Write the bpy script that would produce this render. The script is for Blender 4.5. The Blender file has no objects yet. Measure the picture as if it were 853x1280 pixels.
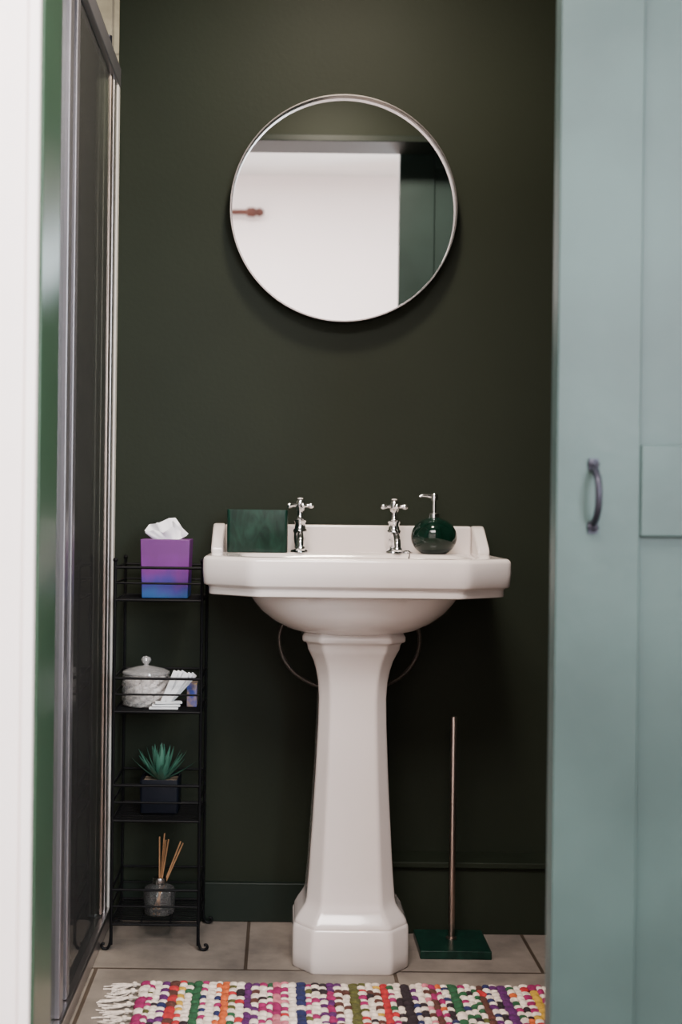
import bpy, bmesh, math, random
from mathutils import Vector, Matrix
random.seed(7)
scene = bpy.context.scene
COL = scene.collection
pi = math.pi

# ------------------------------------------------------------------ materials
def mat(name, color, rough=0.5, metal=0.0, var=0.0, vscale=8.0, bump=0.0, bscale=60.0,
        spec=0.5, coat=0.0, color2=None, trans=0.0, ior=1.45):
    m = bpy.data.materials.new(name); m.use_nodes = True
    nt = m.node_tree; b = nt.nodes['Principled BSDF']
    b.inputs['Base Color'].default_value = (*color, 1)
    b.inputs['Roughness'].default_value = rough
    b.inputs['Metallic'].default_value = metal
    b.inputs['Specular IOR Level'].default_value = spec
    b.inputs['Coat Weight'].default_value = coat
    b.inputs['Transmission Weight'].default_value = trans
    b.inputs['IOR'].default_value = ior
    tc = nt.nodes.new('ShaderNodeTexCoord')
    if var > 0 or color2:
        n = nt.nodes.new('ShaderNodeTexNoise'); n.inputs['Scale'].default_value = vscale
        n.inputs['Detail'].default_value = 5
        nt.links.new(tc.outputs['Object'], n.inputs['Vector'])
        r = nt.nodes.new('ShaderNodeValToRGB')
        c2 = color2 if color2 else tuple(min(1, c*(1+var)) for c in color)
        c1 = color if color2 else tuple(c*(1-var) for c in color)
        r.color_ramp.elements[0].color = (*c1, 1); r.color_ramp.elements[0].position = 0.35
        r.color_ramp.elements[1].color = (*c2, 1); r.color_ramp.elements[1].position = 0.65
        nt.links.new(n.outputs['Fac'], r.inputs['Fac'])
        nt.links.new(r.outputs['Color'], b.inputs['Base Color'])
    if bump > 0:
        n2 = nt.nodes.new('ShaderNodeTexNoise'); n2.inputs['Scale'].default_value = bscale
        nt.links.new(tc.outputs['Object'], n2.inputs['Vector'])
        bp = nt.nodes.new('ShaderNodeBump'); bp.inputs['Strength'].default_value = bump
        bp.inputs['Distance'].default_value = 0.002
        nt.links.new(n2.outputs['Fac'], bp.inputs['Height'])
        nt.links.new(bp.outputs['Normal'], b.inputs['Normal'])
    return m

def tile_mat(name, c1, c2, grout, w, h, loc=(0,0,0), rot=(0,0,0), mortar=0.004, rough=0.45):
    m = mat(name, c1, rough)
    nt = m.node_tree; b = nt.nodes['Principled BSDF']
    tc = nt.nodes.new('ShaderNodeTexCoord'); mp = nt.nodes.new('ShaderNodeMapping')
    mp.inputs['Location'].default_value = loc; mp.inputs['Rotation'].default_value = rot
    nt.links.new(tc.outputs['Object'], mp.inputs['Vector'])
    br = nt.nodes.new('ShaderNodeTexBrick')
    br.inputs['Scale'].default_value = 1; br.inputs['Brick Width'].default_value = w
    br.inputs['Row Height'].default_value = h; br.inputs['Mortar Size'].default_value = mortar
    br.inputs['Mortar Smooth'].default_value = 0.2
    br.inputs['Color1'].default_value = (*c1, 1); br.inputs['Color2'].default_value = (*c2, 1)
    br.inputs['Mortar'].default_value = (*grout, 1)
    nt.links.new(mp.outputs['Vector'], br.inputs['Vector'])
    n = nt.nodes.new('ShaderNodeTexNoise'); n.inputs['Scale'].default_value = 7; n.inputs['Detail'].default_value = 10
    n.inputs['Roughness'].default_value = 0.65
    nt.links.new(tc.outputs['Object'], n.inputs['Vector'])
    cr = nt.nodes.new('ShaderNodeValToRGB'); cr.color_ramp.elements[0].position=0.3; cr.color_ramp.elements[1].position=0.7
    cr.color_ramp.elements[0].color=(0.22,0.22,0.23,1); cr.color_ramp.elements[1].color=(0.74,0.73,0.71,1)
    nt.links.new(n.outputs['Fac'], cr.inputs['Fac'])
    mx = nt.nodes.new('ShaderNodeMixRGB'); mx.blend_type = 'OVERLAY'; mx.inputs['Fac'].default_value = 0.85
    nt.links.new(br.outputs['Color'], mx.inputs['Color1']); nt.links.new(cr.outputs['Color'], mx.inputs['Color2'])
    nt.links.new(mx.outputs['Color'], b.inputs['Base Color'])
    bp = nt.nodes.new('ShaderNodeBump'); bp.inputs['Strength'].default_value = 0.6; bp.inputs['Distance'].default_value = 0.003
    bp.invert = True
    nt.links.new(br.outputs['Fac'], bp.inputs['Height']); nt.links.new(bp.outputs['Normal'], b.inputs['Normal'])
    return m

M_green = mat('wall_paint_dark_green', (0.0112,0.0150,0.0086), 0.6, var=0.06, vscale=3, bump=0.15, bscale=90, spec=0.16)
M_greentrim = mat('trim_paint_green', (0.0088,0.0140,0.0100), 0.45, var=0.05, bump=0.1, spec=0.2)
M_jamb = mat('jamb_green_lit', (0.026,0.060,0.034), 0.3, var=0.05, bump=0.1)  # trim green made lighter: light on the left jamb put into the colour
M_white = mat('wall_paint_white', (0.91,0.84,0.82), 0.7, var=0.015, vscale=2, bump=0.1)
M_whitetrim = mat('trim_paint_white', (0.94,0.88,0.86), 0.4, var=0.01)
M_door = mat('door_paint_teal', (0.036,0.061,0.057), 0.42, var=0.16, vscale=4, bump=0.25, bscale=40, spec=0.35)
M_porc = mat('porcelain', (0.66,0.60,0.565), 0.12, spec=0.5, coat=0.3, var=0.01)
M_chrome = mat('chrome', (0.82,0.82,0.84), 0.1, 1.0, var=0.02)
M_frame = mat('brushed_nickel', (0.30,0.28,0.27), 0.25, 1.0, var=0.05, vscale=30)
M_alum = mat('aluminium_profile', (0.5,0.47,0.47), 0.3, 1.0, var=0.05)
M_alumdark = mat('aluminium_dark', (0.24,0.23,0.25), 0.35, 0.8, var=0.05)
M_seal = mat('white_seal', (0.6,0.57,0.52), 0.4, var=0.03)
M_mirror = mat('mirror_glass', (0.93,0.93,0.93), 0.0, 1.0)
M_black = mat('black_wire', (0.003,0.003,0.0035), 0.5, var=0.1, spec=0.12)
M_iron = mat('black_iron', (0.02,0.02,0.03), 0.35, 0.6, var=0.1, bump=0.3)
M_copper = mat('bronze_pole', (0.36,0.29,0.25), 0.32, 1.0, var=0.06, vscale=20)
M_hose = mat('braided_hose', (0.07,0.06,0.05), 0.5, 0.6, var=0.3, vscale=300)
M_tissue = mat('tissue_paper', (0.85,0.84,0.86), 0.9, var=0.02)
M_packet = mat('packet_white', (0.72,0.74,0.76), 0.4, var=0.05, vscale=40)
M_leaf = mat('succulent_leaf', (0.025,0.10,0.065), 0.45, color2=(0.06,0.17,0.12), vscale=25)
M_pot = mat('dark_pot', (0.0025,0.0035,0.007), 0.5, var=0.1, spec=0.12)
M_soil = mat('pot_soil', (0.16,0.12,0.08), 0.9, var=0.5, vscale=120, bump=1)
M_reed = mat('reed_stick', (0.24,0.12,0.05), 0.7, var=0.15, vscale=60)
M_oak = mat('curtain_pole_wood', (0.07,0.02,0.012), 0.6, var=0.2)
M_cotton = mat('cotton', (0.85,0.80,0.77), 0.9, var=0.08, vscale=60, bump=0.8, bscale=200)
M_tile = tile_mat('floor_stone_tile', (0.205,0.174,0.145), (0.165,0.142,0.12), (0.055,0.04,0.028), 0.615, 0.327, loc=(0.06,0,0))
M_shtile = tile_mat('shower_stone_tile', (0.36,0.32,0.23), (0.31,0.28,0.2), (0.2,0.18,0.14), 0.4, 0.2, rot=(pi/2,0,0), mortar=0.003)
M_ceil = mat('ceiling_paint', (0.85,0.84,0.82), 0.8, var=0.01)

def marble(name, lo, hi, rough, coat, spec=0.4):
    m = mat(name, hi, rough, coat=coat, spec=spec)
    nt = m.node_tree; b = nt.nodes['Principled BSDF']
    tc = nt.nodes.new('ShaderNodeTexCoord')
    w = nt.nodes.new('ShaderNodeTexNoise'); w.inputs['Scale'].default_value = 16
    w.inputs['Distortion'].default_value = 2.5; w.inputs['Detail'].default_value = 7
    mp = nt.nodes.new('ShaderNodeMapping'); mp.inputs['Scale'].default_value=(1.6,1.6,0.7); mp.inputs['Rotation'].default_value=(0,0.5,0)
    nt.links.new(tc.outputs['Object'], mp.inputs['Vector']); nt.links.new(mp.outputs['Vector'], w.inputs['Vector'])
    r = nt.nodes.new('ShaderNodeValToRGB')
    r.color_ramp.elements[0].color = (*lo,1); r.color_ramp.elements[0].position = 0.35
    r.color_ramp.elements[1].color = (*hi,1); r.color_ramp.elements[1].position = 0.7
    nt.links.new(w.outputs['Fac'], r.inputs['Fac']); nt.links.new(r.outputs['Color'], b.inputs['Base Color'])
    return m
M_marble = marble('green_marble',(0.0016,0.012,0.008),(0.007,0.034,0.022),0.3,0.0,0.3)
M_marble_gloss = marble('green_marble_polished',(0.001,0.007,0.004),(0.003,0.018,0.011),0.08,0.15,0.35)

def glass(name, tint, gl=0.12, rough=0.02, ior=1.5, diff=0.0):
    m = bpy.data.materials.new(name); m.use_nodes = True; nt = m.node_tree
    for n in list(nt.nodes): nt.nodes.remove(n)
    o = nt.nodes.new('ShaderNodeOutputMaterial'); mx = nt.nodes.new('ShaderNodeMixShader')
    t = nt.nodes.new('ShaderNodeBsdfTransparent'); t.inputs['Color'].default_value = (*tint,1)
    g = nt.nodes.new('ShaderNodeBsdfGlossy'); g.inputs['Roughness'].default_value = rough
    lw = nt.nodes.new('ShaderNodeFresnel'); lw.inputs['IOR'].default_value = ior
    ad = nt.nodes.new('ShaderNodeMath'); ad.operation = 'ADD'; ad.use_clamp = True; ad.inputs[1].default_value = gl
    nt.links.new(lw.outputs[0], ad.inputs[0]); nt.links.new(ad.outputs[0], mx.inputs[0])
    src = t.outputs[0]
    if diff>0:
        d = nt.nodes.new('ShaderNodeBsdfDiffuse'); d.inputs['Color'].default_value=(0.75,0.74,0.73,1)
        m2 = nt.nodes.new('ShaderNodeMixShader'); m2.inputs[0].default_value=diff
        nt.links.new(t.outputs[0], m2.inputs[1]); nt.links.new(d.outputs[0], m2.inputs[2]); src=m2.outputs[0]
    nt.links.new(src, mx.inputs[1]); nt.links.new(g.outputs[0], mx.inputs[2])
    nt.links.new(mx.outputs[0], o.inputs['Surface'])
    return m
M_shglass = glass('shower_glass', (0.86,0.95,0.91), 0.0, 0.04, ior=1.2, diff=0.05)
M_jar = glass('clear_glass', (0.92,0.94,0.95), 0.0, diff=0.05)
M_jarw = glass('pearl_glass', (0.95,0.95,0.95), 0.03, diff=0.30)

def gradient_box_mat():
    m = mat('tissue_box_print', (0.3,0.1,0.5), 0.45)
    nt = m.node_tree; b = nt.nodes['Principled BSDF']
    tc = nt.nodes.new('ShaderNodeTexCoord'); sp = nt.nodes.new('ShaderNodeSeparateXYZ')
    nt.links.new(tc.outputs['Generated'], sp.inputs[0])
    n = nt.nodes.new('ShaderNodeTexNoise'); n.inputs['Scale'].default_value = 2.2
    nt.links.new(tc.outputs['Generated'], n.inputs['Vector'])
    a = nt.nodes.new('ShaderNodeMath'); a.operation='MULTIPLY_ADD'; a.inputs[1].default_value=0.6
    nt.links.new(n.outputs['Fac'], a.inputs[0]); nt.links.new(sp.outputs['Z'], a.inputs[2])
    r = nt.nodes.new('ShaderNodeValToRGB'); cr = r.color_ramp
    cr.elements[0].position=0.32; cr.elements[0].color=(0.006,0.06,0.20,1)
    cr.elements[1].position=1.0; cr.elements[1].color=(0.11,0.018,0.14,1)
    e=cr.elements.new(0.55); e.color=(0.03,0.02,0.20,1)
    e=cr.elements.new(0.78); e.color=(0.14,0.018,0.19,1)
    nt.links.new(a.outputs[0], r.inputs['Fac']); nt.links.new(r.outputs['Color'], b.inputs['Base Color'])
    return m
M_tbox = gradient_box_mat()
M_col_box = mat('printed_carton', (0.02,0.05,0.3), 0.4, color2=(0.5,0.33,0.03), vscale=35)

# ------------------------------------------------------------------ mesh tools
def new_obj(name, verts, faces, mats, midx=None, smooth=True, angle=35, bevel=0, parent=None, segs=2):
    me = bpy.data.meshes.new(name)
    me.from_pydata([tuple(v) for v in verts], [], faces)
    bm = bmesh.new(); bm.from_mesh(me)
    bmesh.ops.recalc_face_normals(bm, faces=bm.faces); bm.to_mesh(me); bm.free()
    if not isinstance(mats, (list,tuple)): mats=[mats]
    for m in mats: me.materials.append(m)
    if midx:
        for p,i in zip(me.polygons, midx): p.material_index = i
    if smooth:
        for p in me.polygons: p.use_smooth = True
        me.set_sharp_from_angle(angle=math.radians(angle))
    ob = bpy.data.objects.new(name, me); COL.objects.link(ob)
    if bevel:
        md = ob.modifiers.new('bevel','BEVEL'); md.width=bevel; md.segments=segs; md.limit_method='ANGLE'
        md.angle_limit = math.radians(30); md.harden_normals=True
    if parent: setp(ob, parent)
    return ob

def setp(ob, parent):
    ob.parent = parent
    ob.matrix_parent_inverse = Matrix.Translation(-parent.location)

def empty(name, loc=(0,0,0)):
    e = bpy.data.objects.new(name, None); e.location = loc; e.empty_display_size=0.05
    COL.objects.link(e); return e

BF = [(0,3,2,1),(4,5,6,7),(0,1,5,4),(1,2,6,5),(2,3,7,6),(3,0,4,7)]
def box(name, a, b, m, bevel=0, parent=None, rot=None):
    x0,y0,z0=a; x1,y1,z1=b
    v=[Vector(p) for p in [(x0,y0,z0),(x1,y0,z0),(x1,y1,z0),(x0,y1,z0),(x0,y0,z1),(x1,y0,z1),(x1,y1,z1),(x0,y1,z1)]]
    if rot:
        c=sum(v,Vector())/8; v=[c+rot@(p-c) for p in v]
    return new_obj(name, v, BF, m, bevel=bevel, parent=parent)

class Acc:
    def __init__(s): s.v=[]; s.f=[]; s.m=[]
    def add(s, v, f, mi=0):
        o=len(s.v); s.v+= [Vector(p) for p in v]
        s.f+=[tuple(i+o for i in q) for q in f]; s.m+=[mi]*len(f)
    def box(s,a,b,mi=0,rot=None):
        x0,y0,z0=a; x1,y1,z1=b
        v=[Vector(p) for p in [(x0,y0,z0),(x1,y0,z0),(x1,y1,z0),(x0,y1,z0),(x0,y0,z1),(x1,y0,z1),(x1,y1,z1),(x0,y1,z1)]]
        if rot:
            c=sum(v,Vector())/8; v=[c+rot@(p-c) for p in v]
        s.add(v,BF,mi)
    def rings(s, rs, mi=0, cap0=True, cap1=True, closed=False):
        n=len(rs[0]); v=[p for r in rs for p in r]; f=[]
        k=len(rs)
        for i in range(k-1 if not closed else k):
            j=(i+1)%k
            for t in range(n):
                u=(t+1)%n
                f.append((i*n+t,i*n+u,j*n+u,j*n+t))
        if not closed:
            if cap0: f.append(tuple(range(n))[::-1])
            if cap1: f.append(tuple((k-1)*n+t for t in range(n)))
        s.add(v,f,mi)
    def lathe(s, prof, c=(0,0,0), n=32, axis='Z', mi=0, cap0=True, cap1=True, closed=False, rot=None):
        c=Vector(c); rs=[]
        for r,h in prof:
            ring=[]
            for t in range(n):
                a=2*pi*t/n
                if axis=='Z': p=Vector((r*math.cos(a), r*math.sin(a), h))
                elif axis=='Y': p=Vector((r*math.cos(a), h, r*math.sin(a)))
                else: p=Vector((h, r*math.cos(a), r*math.sin(a)))
                if rot: p=rot@p
                ring.append(c+p)
            rs.append(ring)
        s.rings(rs,mi,cap0,cap1,closed)
    def tube(s, pts, r, n=10, mi=0, closed=False):
        pts=[Vector(p) for p in pts]; k=len(pts)
        rr = r if isinstance(r,(list,tuple)) else [r]*k
        up=None; rs=[]
        for i in range(k):
            if closed: t=(pts[(i+1)%k]-pts[i-1]).normalized()
            else: t=(pts[min(i+1,k-1)]-pts[max(i-1,0)]).normalized()
            if up is None:
                up=Vector((0,0,1)) if abs(t.z)<0.9 else Vector((1,0,0))
            up=(up-t*up.dot(t)).normalized(); sd=t.cross(up)
            rs.append([pts[i]+rr[i]*(math.cos(2*pi*j/n)*up+math.sin(2*pi*j/n)*sd) for j in range(n)])
        s.rings(rs,mi,closed=closed)
    def sphere(s,c,r,n=12,mi=0,sc=(1,1,1),rot=0.0):
        c=Vector(c); rs=[]; R3=Matrix.Rotation(rot,3,'Z')
        for i in range(1,n//2*1):
            ph=-pi/2+pi*i/(n//2)
            rs.append([c+R3@Vector((r*sc[0]*math.cos(ph)*math.cos(2*pi*t/n), r*sc[1]*math.cos(ph)*math.sin(2*pi*t/n), r*sc[2]*math.sin(ph))) for t in range(n)])
        v=[p for q in rs for p in q]; f=[]; k=len(rs)
        for i in range(k-1):
            for t in range(n):
                u=(t+1)%n; f.append((i*n+t,i*n+u,(i+1)*n+u,(i+1)*n+t))
        v+= [c+Vector((0,0,-r*sc[2])), c+Vector((0,0,r*sc[2]))]
        for t in range(n):
            u=(t+1)%n; f.append((len(v)-2,u,t)); f.append((len(v)-1,(k-1)*n+t,(k-1)*n+u))
        s.add(v,f,mi)
    def obj(s,name,mats,parent=None,bevel=0,angle=35,smooth=True,segs=2):
        return new_obj(name,s.v,s.f,mats,s.m,smooth,angle,bevel,parent,segs)

def smoothpts(P, k=6):
    P=[Vector(p) for p in P]; out=[]
    for i in range(len(P)-1):
        p0=P[max(i-1,0)];p1=P[i];p2=P[i+1];p3=P[min(i+2,len(P)-1)]
        for j in range(k):
            t=j/k
            out.append(0.5*((2*p1)+(-p0+p2)*t+(2*p0-5*p1+4*p2-p3)*t*t+(-p0+3*p1-3*p2+p3)*t**3))
    out.append(P[-1]); return out

# ------------------------------------------------------------------ room shell
XL, XR = -1.25, 0.95       # bathroom incl. shower
SX = -0.385                # shower screen plane
WY0, WY1 = -1.20, -1.06    # doorway wall
YB = -3.8; OX0, OX1 = -1.7, 1.9; ZC=2.7; ZB=2.35
box('floor', (OX0,YB,-0.05),(OX1,0.0,0.0), M_tile)
box('wall_back', (SX,0.0,0.0),(OX1,0.12,ZC), M_green)
box('wall_shower_back', (OX0,0.0,0.0),(SX,0.12,ZC), M_shtile)
box('wall_shower_side', (XL-0.1,WY1,0.0),(XL,0.0,ZB), M_shtile)
box('wall_right', (XR,WY1,0.0),(XR+0.1,0.0,ZB), M_green)
box('ceiling_bathroom', (OX0,WY1,ZB),(OX1,0.0,ZB+0.1), M_ceil)
OLx, ORx, OZ = -0.335, 0.60, 2.095
# doorway wall: white on hall side, green on bathroom side (each leaf is real thickness)
def two_leaf(name,a,b):
    e=empty(name,((a[0]+b[0])/2,(a[1]+b[1])/2,a[2]))
    ym=(a[1]+b[1])/2
    box('hall_leaf',a,(b[0],ym,b[2]),M_white,parent=e)
    box('bathroom_leaf',(a[0],ym,a[2]),b,M_green,parent=e)
two_leaf('wall_front_left',(OX0,WY0,0),(OLx-0.02,WY1,ZC))
two_leaf('wall_front_right',(ORx+0.02,WY0,0),(OX1,WY1,ZC))
two_leaf('wall_front_header',(OLx-0.02,WY0,OZ+0.02),(ORx+0.02,WY1,ZC))
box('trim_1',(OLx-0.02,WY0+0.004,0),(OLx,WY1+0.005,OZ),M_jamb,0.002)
box('trim_2',(ORx,WY0+0.004,0),(ORx+0.02,WY1+0.005,OZ),M_greentrim,0.002)
box('trim_3',(OLx-0.02,WY0+0.004,OZ),(ORx+0.02,WY1+0.005,OZ+0.02),M_greentrim,0.002)
# white architrave hall side left
A=Acc()
prof=[(0,0),(0,-0.016),(-0.012,-0.020),(-0.018,-0.014),(-0.055,-0.016),(-0.062,-0.022),(-0.075,-0.018),(-0.075,0)]
A.rings([[Vector((OLx-0.004+px,WY0+py,z)) for px,py in prof] for z in (0.0,OZ+0.06)])
A.obj('trim_4',M_whitetrim,angle=25)
# hall room
box('wall_hall_back',(OX0,YB-0.1,0),(OX1,YB,ZC),M_white)
box('wall_hall_left',(OX0-0.1,YB,0),(OX0,0.12,ZC),M_white)
box('wall_hall_right',(OX1,YB,0),(OX1+0.1,0.12,ZC),M_white)
box('ceiling',(OX0,YB,ZC),(OX1,0.12,ZC+0.1),M_ceil)
# skirting + pipe boxing
box('baseboard_back',(SX+0.03,-0.016,0),(0.17,0.0,0.09),M_greentrim,0.003)
e=empty('trim_5',(0.55,-0.04,0))
box('boxing',(0.175,-0.085,0.0),(XR,0.0,0.150),M_green,0.002,parent=e)
box('capping',(0.172,-0.095,0.150),(XR,0.0,0.164),M_green,0.003,parent=e)

# curtain pole on hall back wall
e=empty('curtain_pole',(-0.4,YB+0.06,2.49))
A=Acc(); A.lathe([(0.014,-0.9),(0.014,-0.19)],(0,YB+0.07,2.49),16,'X')
A.lathe([(0.014,-0.19),(0.024,-0.185),(0.026,-0.15),(0.018,-0.14),(0.024,-0.12),(0.012,-0.1)],(0,YB+0.07,2.49),16,'X')
A.obj('pole',M_oak,e)
A=Acc()
for x in (-0.85,-0.3): A.box((x-0.01,YB,2.475),(x+0.01,YB+0.07,2.492))
A.obj('brackets',M_iron,e)

# ------------------------------------------------------------------ sliding door
DY0,DY1=-1.25,-1.212
e=empty('door_1',(0.8,DY0,0.01))
DX0,DX1,DZ0,DZ1=0.373,1.25,0.012,2.2
A=Acc()
A.box((DX0,DY0,DZ0),(DX0+0.114,DY1,DZ1))
A.box((DX1-0.114,DY0,DZ0),(DX1,DY1,DZ1))
A.obj('stiles',M_door,e,bevel=0.003)
A=Acc()
for z0,z1 in ((DZ0,0.2),(0.917,1.042),(DZ1-0.14,DZ1)):
    A.box((DX0+0.1145,DY0+0.0015,z0),(DX1-0.1145,DY1-0.0015,z1))
A.obj('rails',M_door,e,bevel=0.003)
A=Acc(); x=DX0+0.11; w=(DX1-DX0-0.22)/5
for i in range(5):
    A.box((x+i*w+0.0008,DY0+0.013,DZ0+0.02),(x+(i+1)*w-0.0008,DY1-0.006,DZ1-0.02))
A.obj('planks',M_door,e,bevel=0.002)
# handle
hx=0.4225; A=Acc()
pts=smoothpts([(hx,DY0-0.004,1.008),(hx,DY0-0.016,1.004),(hx,DY0-0.030,0.990),(hx,DY0-0.034,0.972),(hx,DY0-0.030,0.953),(hx,DY0-0.016,0.939),(hx,DY0-0.004,0.935)],5)
A.tube(pts,0.0048,12)
for z in (1.014,0.929):
    A.lathe([(0.0075,0),(0.0078,-0.004),(0.006,-0.006)],(hx,DY0,z),16,'Y')
    A.box((hx-0.0065,DY0-0.005,z-0.008),(hx+0.0065,DY0,z+0.008))
    A.sphere((hx,DY0-0.006,z),0.003,8)
A.obj('handle',M_iron,e,angle=50)
# track above
A=Acc(); A.box((-0.45,DY0-0.002,2.235),(1.7,DY0+0.006,2.275))
for x in (0.5,1.1):
    A.box((x-0.02,DY0-0.009,2.05),(x+0.02,DY0-0.003,2.25)); A.lathe([(0.035,-0.01),(0.035,0.0)],(x,DY0-0.01,2.30),20,'Y')
A.box((-0.4,DY0+0.006,2.24),(-0.38,WY0,2.26)); A.box((1.5,DY0+0.006,2.24),(1.52,WY0,2.26))
A.obj('track',M_iron,e)

# ------------------------------------------------------------------ shower screen
e=empty('shower_enclosure',(SX,-0.5,0))
H=1.955; YE=-1.055
box('wall_channel',(SX-0.02,-0.03,0.03),(SX+0.004,-0.001,H),M_seal,0.002,e)
box('wall_profile',(SX-0.018,-0.072,0.03),(SX+0.001,-0.031,H-0.01),M_alum,0.003,e)
box('door_seal',(SX-0.016,-0.105,0.04),(SX-0.002,-0.074,H-0.03),M_copper,0.003,e)
box('top_rail',(SX-0.022,YE,H-0.035),(SX+0.006,-0.001,H+0.012),M_alumdark,0.004,e)
box('bottom_rail',(SX-0.025,YE,0.0),(SX+0.010,-0.001,0.035),M_alum,0.005,e)
box('tray',(XL,YE,0.0),(SX-0.026,-0.001,0.03),M_whitetrim,0.004,e)
A=Acc()
A.box((SX-0.016,-0.60,0.036),(SX+0.001,-0.572,H-0.036))
A.box((SX-0.018,-0.69,0.036),(SX+0.003,-0.655,H-0.036))
A.obj('stiles',M_alumdark,e,bevel=0.003)
box('stile_end',(SX-0.02,YE,0.036),(SX+0.002,YE+0.03,H-0.036),M_alum,0.003,e)
box('glass_fixed',(SX-0.012,-0.571,0.036),(SX-0.006,-0.106,H-0.036),M_shglass,0,e)
box('glass_slider',(SX-0.012,YE+0.03,0.036),(SX-0.006,-0.691,H-0.036),M_shglass,0,e)
A=Acc()
for y in (-0.15,-0.62,-0.9): A.lathe([(0.012,0),(0.012,0.02)],(SX-0.008,y,H+0.012),12,'Z')
A.obj('rollers',M_iron,e)

# ------------------------------------------------------------------ mirror
mx,mz=0.138,1.641; R=0.2605
e=empty('round_wall_mirror',(mx,-0.02,mz))
A=Acc()
A.lathe([(R,-0.002),(R,-0.040),(R-0.0008,-0.0415),(R-0.0035,-0.0415),(R-0.0042,-0.040),(R-0.0042,-0.002)],(mx,0,mz),128,'Y',closed=True)
A.obj('frame',M_frame,e)
A=Acc(); A.lathe([(R-0.0044,-0.012),(R-0.0044,-0.022)],(mx,0,mz),128,'Y')
A.obj('mirror_glass',M_mirror,e,angle=20)

# ------------------------------------------------------------------ pedestal basin
cx=0.158
def oct_ring(c, hw, yf, yb, chx, chy, z, n=112, p=26, bchx=0, bchy=0):
    """rounded octagon: rect half-width hw, front y=yf, back y=yb, front chamfers chx/chy"""
    cy=(yf+yb)/2; hd=(yb-yf)/2
    planes=[(1,0,hw),(-1,0,hw),(0,1,hd),(0,-1,hd)]
    def ch(sx,sy,ax,ay):
        L=math.hypot(1/ax,1/ay); nx,ny=(1/ax)/L,(1/ay)/L
        planes.append((sx*nx,sy*ny, nx*(hw)+ny*(hd-ay)))
    if chx: ch(1,-1,chx,chy); ch(-1,-1,chx,chy)
    if bchx: ch(1,1,bchx,bchy); ch(-1,1,bchx,bchy)
    out=[]
    for i in range(n):
        a=2*pi*i/n
        # distribute by square-ish angle
        dx,dy=math.cos(a)*hw,math.sin(a)*hd
        s=0
        for nx,ny,h in planes:
            q=(nx*dx+ny*dy)/h
            if q>0: s+=q**p
        t=s**(-1/p)
        out.append(Vector((c+dx*t, cy+dy*t, z)))
    return out
def ell_ring(c,hw,yf,yb,z,n=224,p=2.6):
    cy=(yf+yb)/2; hd=(yb-yf)/2; out=[]
    for i in range(n):
        a=2*pi*i/n; ca,sa=math.cos(a),math.sin(a)
        t=(abs(ca)**p+abs(sa)**p)**(-1/p)
        out.append(Vector((c+hw*ca*t,cy+hd*sa*t,z)))
    return out
e=empty('pedestal_basin',(cx,-0.25,0))
A=Acc(); rs=[]
# underside bowl
for z,hw,yf,yb,p in ((0.690,0.085,-0.315,-0.12,2.6),(0.693,0.112,-0.345,-0.09,2.5),(0.702,0.142,-0.372,-0.07,2.5),(0.718,0.172,-0.393,-0.05,2.5),(0.738,0.197,-0.408,-0.035,2.6),(0.758,0.213,-0.418,-0.02,2.8),(0.772,0.221,-0.424,-0.012,3.0)):
    rs.append(ell_ring(cx,hw,yf,yb,z,p=p))
rs.append(ell_ring(cx,0.235,-0.430,-0.01,0.776,p=4))
def O(hw,yf,z,yb=-0.003): rs.append(oct_ring(cx,hw,yf,yb,0.098,0.080,z,n=224,p=110))
O(0.296,-0.444,0.776); O(0.300,-0.448,0.778); O(0.301,-0.449,0.782); O(0.301,-0.449,0.792); O(0.304,-0.452,0.7955)
O(0.309,-0.457,0.797); O(0.311,-0.459,0.800)
O(0.313,-0.461,0.825); O(0.3125,-0.4605,0.846); O(0.311,-0.459,0.851); O(0.307,-0.455,0.8545); O(0.302,-0.450,0.855)
O(0.285,-0.434,0.8552)
rs.append(ell_ring(cx,0.245,-0.415,-0.165,0.855,p=5))
rs.append(ell_ring(cx,0.240,-0.411,-0.169,0.852,p=4.5))
rs.append(ell_ring(cx,0.232,-0.404,-0.176,0.838,p=4))
rs.append(ell_ring(cx,0.215,-0.392,-0.185,0.80,p=3.4))
rs.append(ell_ring(cx,0.180,-0.370,-0.20,0.765,p=3))
rs.append(ell_ring(cx,0.10,-0.33,-0.23,0.745,p=2.5))
rs.append(ell_ring(cx,0.02,-0.29,-0.25,0.742,p=2))
A.rings(rs)
A.obj('basin',M_porc,e,angle=40)
# upstand
A=Acc()
hw=0.310
A.box((cx-hw+0.028,-0.030,0.850),(cx+hw-0.028,-0.003,0.917))
for s in (-1,1):
    x0=cx+s*hw; x1=cx+s*(hw-0.028)
    pr=[(-0.003,0.850),(-0.003,0.9175),(-0.034,0.9175),(-0.052,0.910),(-0.115,0.872),(-0.122,0.864),(-0.124,0.850)]
    A.rings([[Vector((x0,y,z)) for y,z in pr],[Vector((x1,y,z)) for y,z in pr]])
A.obj('upstand',M_porc,e,bevel=0.006,segs=4)
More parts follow.
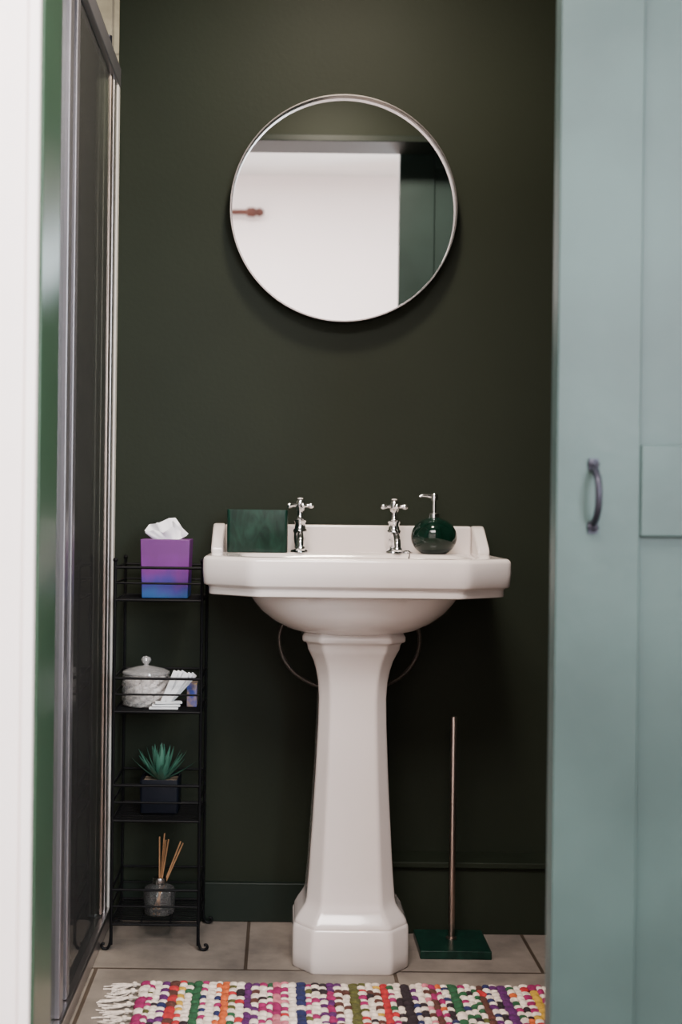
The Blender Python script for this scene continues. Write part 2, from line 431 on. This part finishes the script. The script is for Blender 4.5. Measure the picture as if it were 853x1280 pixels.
# pedestal
A=Acc(); rs=[]
def P(z,hw,yf,yb=-0.13,k=0.30,ky=0.35):
    rs.append(oct_ring(cx,hw,yf,yb,hw*k*1.1,hw*ky*1.2,z,n=176,p=75,bchx=hw*0.3,bchy=hw*0.3))
P(0.700,0.100,-0.335); P(0.690,0.106,-0.343); P(0.687,0.108,-0.345); P(0.679,0.108,-0.345); P(0.676,0.106,-0.343); P(0.6745,0.101,-0.339)
P(0.670,0.098,-0.336); P(0.660,0.096,-0.334); P(0.650,0.091,-0.328); P(0.635,0.084,-0.32); P(0.615,0.078,-0.312); P(0.59,0.0735,-0.306); P(0.555,0.0712,-0.303)
P(0.50,0.0722,-0.304); P(0.40,0.0765,-0.308); P(0.30,0.082,-0.313); P(0.20,0.088,-0.319); P(0.14,0.0925,-0.324)
P(0.128,0.095,-0.327); P(0.118,0.101,-0.332); P(0.108,0.109,-0.339); P(0.098,0.1155,-0.346); P(0.094,0.117,-0.348)
P(0.090,0.117,-0.348); P(0.088,0.119,-0.350);P(0.084,0.1205,-0.352); P(0.03,0.1215,-0.353); P(0.004,0.1215,-0.353); P(0.0,0.119,-0.35)
A.rings(rs[::-1])
A.obj('pedestal',M_porc,e,angle=40)
# hoses
A=Acc()
hp=[(0.045,-0.12,0.735),(0.012,-0.12,0.70),(0.002,-0.12,0.665),(0.010,-0.12,0.625),(0.035,-0.125,0.59),(0.075,-0.14,0.567),(0.105,-0.15,0.56)]
A.tube(smoothpts(hp),0.0045,10); A.tube(smoothpts([(2*cx-x,y,z) for x,y,z in hp]),0.0045,10)
A.obj('supply_hoses',M_hose,e)
# taps
def tap(name,x,rotz):
    t=Acc(); y=-0.078; z0=0.8555; c=(x,y,z0)
    t.lathe([(0.0,0),(0.0215,0.0),(0.0215,0.003),(0.018,0.006),(0.0125,0.009),(0.0115,0.015),(0.013,0.02),(0.0145,0.03),(0.0145,0.043),(0.016,0.045),(0.016,0.050),(0.0125,0.053),(0.0115,0.066),(0.0135,0.068),(0.0135,0.072),(0.008,0.076),(0.0062,0.088),(0.0075,0.094),(0.0,0.094)],c,28,cap0=False,cap1=False)
    sp=smoothpts([(x,y,z0+0.035),(x,y-0.03,z0+0.040),(x,y-0.062,z0+0.038),(x,y-0.082,z0+0.028),(x,y-0.087,z0+0.012)],6)
    t.tube(sp,[0.011-0.003*min(1,i/12) for i in range(len(sp))],16)
    t.lathe([(0.0095,0),(0.0105,0.002),(0.0105,0.007),(0.0085,0.009)],(x,y-0.087,z0+0.006),16)
    zc=z0+0.105
    t.lathe([(0.0,-0.013),(0.009,-0.012),(0.0115,-0.006),(0.0115,0.006),(0.010,0.011),(0.006,0.0145),(0.0,0.015)],(x,y,zc),24,cap0=False,cap1=False)
    for k in range(4):
        a=rotz+k*pi/2; R3=Matrix.Rotation(a,3,'Z')
        t.lathe([(0.0045,0.008),(0.004,0.016),(0.0048,0.019),(0.0062,0.021),(0.0068,0.026),(0.0055,0.030),(0.002,0.0315)],(x,y,zc),14,'X',rot=R3)
    emp=t.obj(name,M_chrome,e,angle=50)
    t2=Acc(); t2.lathe([(0.0065,0.0148),(0.006,0.0165),(0.003,0.0175)],(x,y,zc),16)
    t2.obj(name+'_button',M_porc,e)
tap('cold_tap',0.046,0.22); tap('hot_tap',0.258,0.15)
A=Acc(); A.lathe([(0.013,0.0),(0.013,0.003),(0.009,0.006),(0.004,0.008)],(0.288,-0.07,0.8555),20)
A.tube(smoothpts([(0.288,-0.07,0.860),(0.287,-0.13,0.858),(0.284,-0.17,0.857),(0.278,-0.20,0.845),(0.25,-0.22,0.80)]),0.0014,6)
A.obj('plug_chain',M_chrome,e)

# green marble caddy (open-top box)
A=Acc(); bx0,bx1,by0,by1,bz=-0.116,0.018,-0.158,-0.062,0.8558; h=0.094; t=0.006
def rrect(x0,x1,y0,y1,z,r,k=6):
    o=[]
    for (X,Y,a0) in ((x1-r,y1-r,0),(x0+r,y1-r,pi/2),(x0+r,y0+r,pi),(x1-r,y0+r,1.5*pi)):
        for j in range(k+1):
            a=a0+pi/2*j/k; o.append(Vector((X+r*math.cos(a),Y+r*math.sin(a),z)))
    return o
rs=[rrect(bx0+.001,bx1-.001,by0+.001,by1-.001,bz,.007),rrect(bx0,bx1,by0,by1,bz+.002,.008),rrect(bx0,bx1,by0,by1,bz+h-.001,.008),rrect(bx0+.001,bx1-.001,by0+.001,by1-.001,bz+h,.007),
    rrect(bx0+t,bx1-t,by0+t,by1-t,bz+h,.004),rrect(bx0+t,bx1-t,by0+t,by1-t,bz+t,.004)]
A.rings(rs); A.obj('marble_caddy',M_marble)

# soap dispenser
e=empty('soap_dispenser',(0.345,-0.10,0.8557)); c=(0.345,-0.105,0.8557)
A=Acc(); pr=[(0.0,0.0),(0.026,0.0),(0.030,0.002)]
Rb=0.0505
for i in range(1,15):
    ph=-0.95+ (1.30+0.95)*i/14
    pr.append((Rb*math.cos(ph)+0.001, 0.0375+0.0435*math.sin(ph)))
pr+=[(0.013,0.0805),(0.0,0.0805)]
A.lathe(pr,c,48,cap0=False,cap1=False); A.obj('bottle',M_marble_gloss,e)
A=Acc(); A.lathe([(0.0,0.080),(0.0125,0.080),(0.0125,0.090),(0.010,0.092),(0.0045,0.093),(0.0045,0.118),(0.009,0.119),(0.0095,0.130),(0.008,0.134),(0.0,0.134)],c,24,cap0=False,cap1=False)
A.tube([(c[0],c[1],c[2]+0.128),(c[0]-0.028,c[1]-0.004,c[2]+0.130),(c[0]-0.034,c[1]-0.005,c[2]+0.127)],[0.0045,0.0038,0.003],12)
A.obj('pump',M_chrome,e)

# ------------------------------------------------------------------ wire shelf tower
e=empty('wire_shelf_rack',(-0.257,-0.125,0))
x0,x1,y0,y1=-0.352,-0.165,-0.218,-0.032
A=Acc(); rp=0.0035; rw=0.0022
for x in (x0,x1):
    for y in (y0,y1):
        A.tube([(x,y,0.012),(x,y,0.838)],rp,8)
        A.sphere((x,y,0.838),0.0055,8)
        sx=-1 if x==x0 else 1
        A.tube(smoothpts([(x,y,0.05),(x+sx*0.001,y,0.02),(x+sx*0.006,y,0.006),(x+sx*0.014,y,0.0035),(x+sx*0.020,y,0.008),(x+sx*0.018,y,0.014),(x+sx*0.013,y,0.013)]),0.0032,8)
SZ=[(0.752,0.070),(0.512,0.072),(0.278,0.076),(0.056,0.074)]
for z,hh in SZ:
    for dz,r in ((0,0.003),(hh*0.52,rw),(hh,0.003)):
        for a,b in (((x0,y0),(x1,y0)),((x1,y0),(x1,y1)),((x1,y1),(x0,y1)),((x0,y1),(x0,y0))):
            A.tube([(a[0],a[1],z+dz),(b[0],b[1],z+dz)],r,8)
    for i in range(1,12):
        y=y0+(y1-y0)*i/12; A.tube([(x0,y,z),(x1,y,z)],0.0016,6)
    for i in range(1,3):
        x=x0+(x1-x0)*i/3; A.tube([(x,y0,z-0.002),(x,y1,z-0.002)],0.002,6)
A.obj('frame',M_black,e)

def topz(i): return SZ[i][0]+0.0022
# tissue box
e=empty('tissue_box',(-0.25,-0.13,topz(0)))
zt=topz(0); bxa,bxb,bya,byb=-0.303,-0.195,-0.180,-0.072
A=Acc()
def sq(x0,x1,y0,y1,z): return [Vector((x0,y0,z)),Vector((x1,y0,z)),Vector((x1,y1,z)),Vector((x0,y1,z))]
A.rings([sq(bxa+.004,bxb-.004,bya+.004,byb-.004,zt),sq(bxa,bxb,bya,byb,zt+0.128)])
A.obj('carton',M_tbox,e,bevel=0.0015)
# tissue: crumpled fanned sheet rising from the slot
def tissue_sheet(A, y0, amp, ph, prof, nu=40, nv=12):
    v=[]; f=[]
    def top(u):
        for i in range(len(prof)-1):
            if prof[i][0]<=u<=prof[i+1][0]:
                t=(u-prof[i][0])/(prof[i+1][0]-prof[i][0]); t=t*t*(3-2*t)*0.5+t*0.5
                return [prof[i][k]+(prof[i+1][k]-prof[i][k])*t for k in (1,2)]
        return prof[-1][1:]
    for j in range(nv+1):
        t=j/nv
        for i in range(nu+1):
            u=i/nu; tx,tz=top(u)
            bx_=-0.028+0.056*u
            x=bx_+(tx-bx_)*t**0.8; z=tz*t
            y=y0+amp*t*(math.sin(u*11+ph)+0.45*math.sin(u*23+ph*2+t*3))+0.010*t*math.sin(pi*u+ph)
            v.append(Vector((-0.250+x,-0.126+y,zt+0.1282+z)))
    w=nu+1
    for j in range(nv):
        for i in range(nu): f.append((j*w+i,j*w+i+1,(j+1)*w+i+1,(j+1)*w+i))
    A.add(v,f)
A=Acc()
tissue_sheet(A,-0.008,0.007,0.3,[(0,-0.049,0.018),(0.18,-0.040,0.032),(0.35,-0.020,0.034),(0.55,0.004,0.046),(0.68,0.018,0.047),(0.85,0.034,0.026),(1,0.049,0.012)])
tissue_sheet(A,0.006,0.006,2.0,[(0,-0.044,0.022),(0.3,-0.022,0.036),(0.5,0.000,0.034),(0.7,0.014,0.040),(1,0.042,0.014)])
tissue_sheet(A,-0.016,0.005,4.0,[(0,-0.046,0.014),(0.3,-0.026,0.020),(0.5,-0.006,0.014),(0.7,0.014,0.028),(1,0.045,0.008)])
A.obj('tissue',M_tissue,e,angle=60)

# cotton jar
zt=topz(1); jc=(-0.292,-0.130,zt)
e=empty('cotton_wool_jar',jc)
A=Acc(); n=20; rs=[]
for k in range(9):
    h=0.003+0.066*k/8; r=0.050+0.002*math.sin(pi*k/8)
    rs.append([Vector((jc[0]+(r+(0.0022 if (i+k)%2 else -0.0012))*math.cos(2*pi*i/n), jc[1]+(r+(0.0022 if (i+k)%2 else -0.0012))*math.sin(2*pi*i/n), zt+h)) for i in range(n)])
rs.insert(0,[Vector((jc[0]+0.045*math.cos(2*pi*i/n),jc[1]+0.045*math.sin(2*pi*i/n),zt)) for i in range(n)])
A.rings(rs,cap1=False); A.obj('jar',M_jarw,e,smooth=False)
A=Acc(); A.lathe([(0.051,0.069),(0.053,0.071),(0.052,0.075),(0.040,0.081),(0.018,0.086),(0.006,0.088),(0.005,0.091),(0.009,0.094),(0.0115,0.100),(0.009,0.106),(0.0,0.109)],jc,32,cap1=False)
A.obj('lid',M_jarw,e)
A=Acc()
for k in range(150):
    a=random.random()*2*pi; r=0.040*math.sqrt(random.random()); 
    A.sphere((jc[0]+r*math.cos(a),jc[1]+r*math.sin(a),zt+0.009+0.053*random.random()),0.0078,8)
A.obj('cotton',M_cotton,e)
# packets
e=empty('wrapped_pads',(-0.22,-0.17,zt))
A=Acc()
for k in range(6):
    R3=Matrix.Rotation(math.radians(22+4*k),3,'Y')
    cxp=-0.236+0.0052*k; cyp=-0.196+0.0095*(k%3); cz=zt+0.044
    A.box((cxp-0.0065,cyp-0.003,cz-0.043),(cxp+0.0065,cyp+0.003,cz+0.043),0,R3)
for k in range(3):
    A.box((-0.278+0.006*k,-0.203,zt+0.001+0.006*k),(-0.215+0.004*k,-0.184,zt+0.006+0.006*k),0,Matrix.Rotation(0.08*k+0.02,3,'Z'))
A.obj('wrapped_pads_pile',M_packet,e,bevel=0.0018)
box('small_carton',(-0.200,-0.150,zt),(-0.178,-0.110,zt+0.052),M_col_box,0.001)

# succulent
zt=topz(2); e=empty('potted_succulent',(-0.257,-0.125,zt))
A=Acc(); px,py=-0.257,-0.125
A.rings([rrect(px-.038,px+.038,py-.038,py+.038,zt,.006),rrect(px-.042,px+.042,py-.042,py+.042,zt+.004,.007),rrect(px-.043,px+.043,py-.043,py+.043,zt+.074,.007),rrect(px-.042,px+.042,py-.042,py+.042,zt+.076,.006),rrect(px-.038,px+.038,py-.038,py+.038,zt+.075,.004),rrect(px-.038,px+.038,py-.038,py+.038,zt+.064,.004)])
A.obj('pot',M_pot,e)
box('soil',(px-.0375,py-.0375,zt+.060),(px+.0375,py+.0375,zt+.069),M_soil,0.002,e)
A=Acc()
for k in range(30):
    a=k*2.39996; lay=k/29; el=math.radians(20+62*lay); L=0.082-0.008*lay+0.006*random.random()
    base=Vector((px,py,zt+0.067)); d=Vector((math.cos(a)*math.cos(el),math.sin(a)*math.cos(el),math.sin(el)))
    side=Vector((-math.sin(a),math.cos(a),0)); up=side.cross(d)*-1
    if up.z<0: up=-up
    rs=[]
    for j in range(8):
        t=j/7; w=0.0078*(math.sin(pi*min(1,0.35+t*0.65))**0.8)*(1-t*0.35)+0.0004; th=0.0032*(1-t)+0.0004
        p=base+d*(L*t)+up*(0.014*t*t)
        rs.append([p+side*w, p+up*(-th), p-side*w, p+up*(th*0.2)])
    A.rings(rs)
A.obj('leaves',M_leaf,e,angle=60)

# reed diffuser
zt=topz(3); dc=(-0.256,-0.140,zt); e=empty('reed_diffuser',dc)
A=Acc(); A.lathe([(0.0,0.0),(0.031,0.0),(0.034,0.003),(0.035,0.01),(0.035,0.048),(0.032,0.056),(0.022,0.061),(0.014,0.063),(0.0125,0.066),(0.0125,0.073)],dc,40,cap0=False,cap1=False)
A.obj('bottle',M_jar,e)
A=Acc(); A.lathe([(0.0,0.004),(0.031,0.004),(0.031,0.026),(0.0,0.026)],dc,32,cap0=False,cap1=False)
A.obj('oil',glass('diffuser_oil',(0.85,0.82,0.78),0.02),e)
A=Acc(); A.lathe([(0.0145,0.064),(0.0155,0.066),(0.0155,0.076),(0.0145,0.078),(0.007,0.078),(0.007,0.064)],dc,28,closed=True); A.obj('collar',M_frame,e)
A=Acc()
for tx,ty,L in ((-0.002,0.01,0.165),(0.02,-0.015,0.165),(0.045,0.01,0.155),(0.050,0.015,0.15),(0.008,0.02,0.170),(0.013,0.0,0.16)):
    A.tube([(dc[0]-tx*0.25,dc[1]-ty*0.3,zt+0.008),(dc[0]+tx,dc[1]+ty,zt+L)],0.0017,6)
A.obj('reeds',M_reed,e)

# ------------------------------------------------------------------ toilet roll stand
e=empty('toilet_roll_stand',(0.386,-0.175,0))
box('marble_base',(0.309,-0.252,0.0),(0.461,-0.108,0.018),M_marble,0.002,e)
A=Acc(); A.lathe([(0.012,0.018),(0.012,0.021),(0.0072,0.023),(0.0072,0.500),(0.0065,0.502),(0.003,0.503)],(0.386,-0.168,0),24); A.obj('pole',M_copper,e)

# ------------------------------------------------------------------ rag rug
pal={'cream':(0.60,0.51,0.43),'magenta':(0.20,0.006,0.065),'purple':(0.06,0.006,0.07),'red':(0.30,0.012,0.016),'orange':(0.42,0.075,0.015),
     'pink':(0.38,0.11,0.14),'green':(0.01,0.06,0.022),'navy':(0.008,0.011,0.055),'brown':(0.06,0.018,0.012),'yellow':(0.38,0.22,0.02),'olive':(0.06,0.06,0.012),'dark':(0.011,0.005,0.008)}
names=list(pal); mats=[mat('rag_'+n,pal[n],0.9,var=0.25,vscale=90,bump=0.6,bscale=300) for n in names]
ix={n:i for i,n in enumerate(names)}
seq=['magenta','purple','red','green','magenta','orange','red','purple','magenta','pink','navy','magenta','purple','brown','olive','brown','red','dark','purple','brown','navy','green','green','brown','purple','orange','yellow','magenta','pink','magenta','green','purple','magenta']
rx0,rx1,ry0,ry1=-0.262,0.80,-1.03,-0.428
A=Acc()
A.box((rx0,ry0,0.001),(rx1,ry1,0.005),ix['cream'])
x=rx0; c=0
kinds=['solid','mix','creamy','mix','solid2','mix','creamy']
while x<rx1-0.01:
    kind=kinds[c%7]; g=seq[(c//2)%len(seq)]; g2=seq[(c*5+3)%len(seq)]; g3=seq[(c*3+11)%len(seq)]
    cw=0.013+random.uniform(-.002,.003)
    if kind in('solid','solid2'): cw*=1.2
    y=ry0; r=0; ph=random.random()
    while y<ry1-0.006:
        rl=random.uniform(0.013,0.023) if kind[:5]!='solid' else random.uniform(0.02,0.035)
        if y+rl>ry1: rl=ry1-y
        if kind=='solid': col=g if random.random()<0.92 else 'cream'
        elif kind=='solid2': col=random.choice([g,g,g2])
        elif kind=='mix': col='cream' if r%2==0 else random.choice([g,g2,g3])
        else: col='cream' if random.random()<0.75 else random.choice([g,'dark'])
        A.sphere((x+cw/2+random.uniform(-.0012,.0012),y+rl/2,0.0075+random.uniform(-.001,.0018)),1.0,8,ix[col],(cw*0.70,rl*0.66,0.0062),random.uniform(-.4,.4))
        y+=rl; r+=1
    x+=cw; c+=1
e=empty('rag_rug',((rx0+rx1)/2,(ry0+ry1)/2,0))
A.obj('weave',mats,e,angle=80)
A=Acc()
for k in range(18):
    y=ry0+0.012+(ry1-ry0-0.02)*k/17
    for q in range(9):
        dy=random.uniform(-.026,.026); L=random.uniform(0.035,0.078)
        A.tube(smoothpts([(rx0+0.004,y,0.006),(rx0-0.015,y+random.uniform(-.003,.003),0.007),(rx0-L*0.6,y+dy*0.6,0.004),(rx0-L,y+dy+random.uniform(-.012,.012),0.0025)],3),0.0015,5)
    A.sphere((rx0-0.014,y,0.007),0.006,8)
A.obj('tassels',mats[0],e)

# ------------------------------------------------------------------ lights
def area(name,loc,target,size,power,color,sy=None,shape='RECTANGLE'):
    l=bpy.data.lights.new(name,'AREA'); l.shape=shape; l.size=size
    if shape=='RECTANGLE': l.size_y=sy or size
    l.energy=power; l.color=color
    o=bpy.data.objects.new(name,l); COL.objects.link(o); o.location=loc
    o.rotation_euler=(Vector(target)-Vector(loc)).to_track_quat('-Z','Y').to_euler()
    return o
area('hall_window_light',(1.15,-3.55,1.65),(-0.1,-0.6,0.8),0.7,90,(0.80,0.92,1.0),1.3)
area('hall_fill_light',(-0.1,-2.3,2.66),(-0.1,-2.3,0),1.0,135,(1.0,0.90,0.87),1.0)  # added fill lamp under the hall ceiling, brightens hall, door and jamb
area('bathroom_ceiling_light',(0.15,-0.62,2.33),(0.15,-0.55,0),0.20,26,(1.0,0.86,0.70),shape='DISK')
w=bpy.data.worlds.new('world'); scene.world=w; w.use_nodes=True
w.node_tree.nodes['Background'].inputs['Color'].default_value=(0.8,0.85,0.9,1); w.node_tree.nodes['Background'].inputs['Strength'].default_value=0.3

# ------------------------------------------------------------------ camera
cam=bpy.data.cameras.new('camera'); co=bpy.data.objects.new('camera',cam); COL.objects.link(co)
cam.sensor_fit='AUTO'; cam.sensor_width=36; cam.lens=1620/1280*36
cam.shift_x=(426.5-350)/1280; cam.shift_y=0
cam.clip_start=0.05
co.matrix_world=Matrix.Translation((0,-3.0,0.945))@Matrix.Rotation(pi/2,4,'X')@Matrix.Rotation(0.0118,4,'Z')
cam.dof.use_dof=True; cam.dof.focus_distance=2.72; cam.dof.aperture_fstop=3.2
scene.camera=co
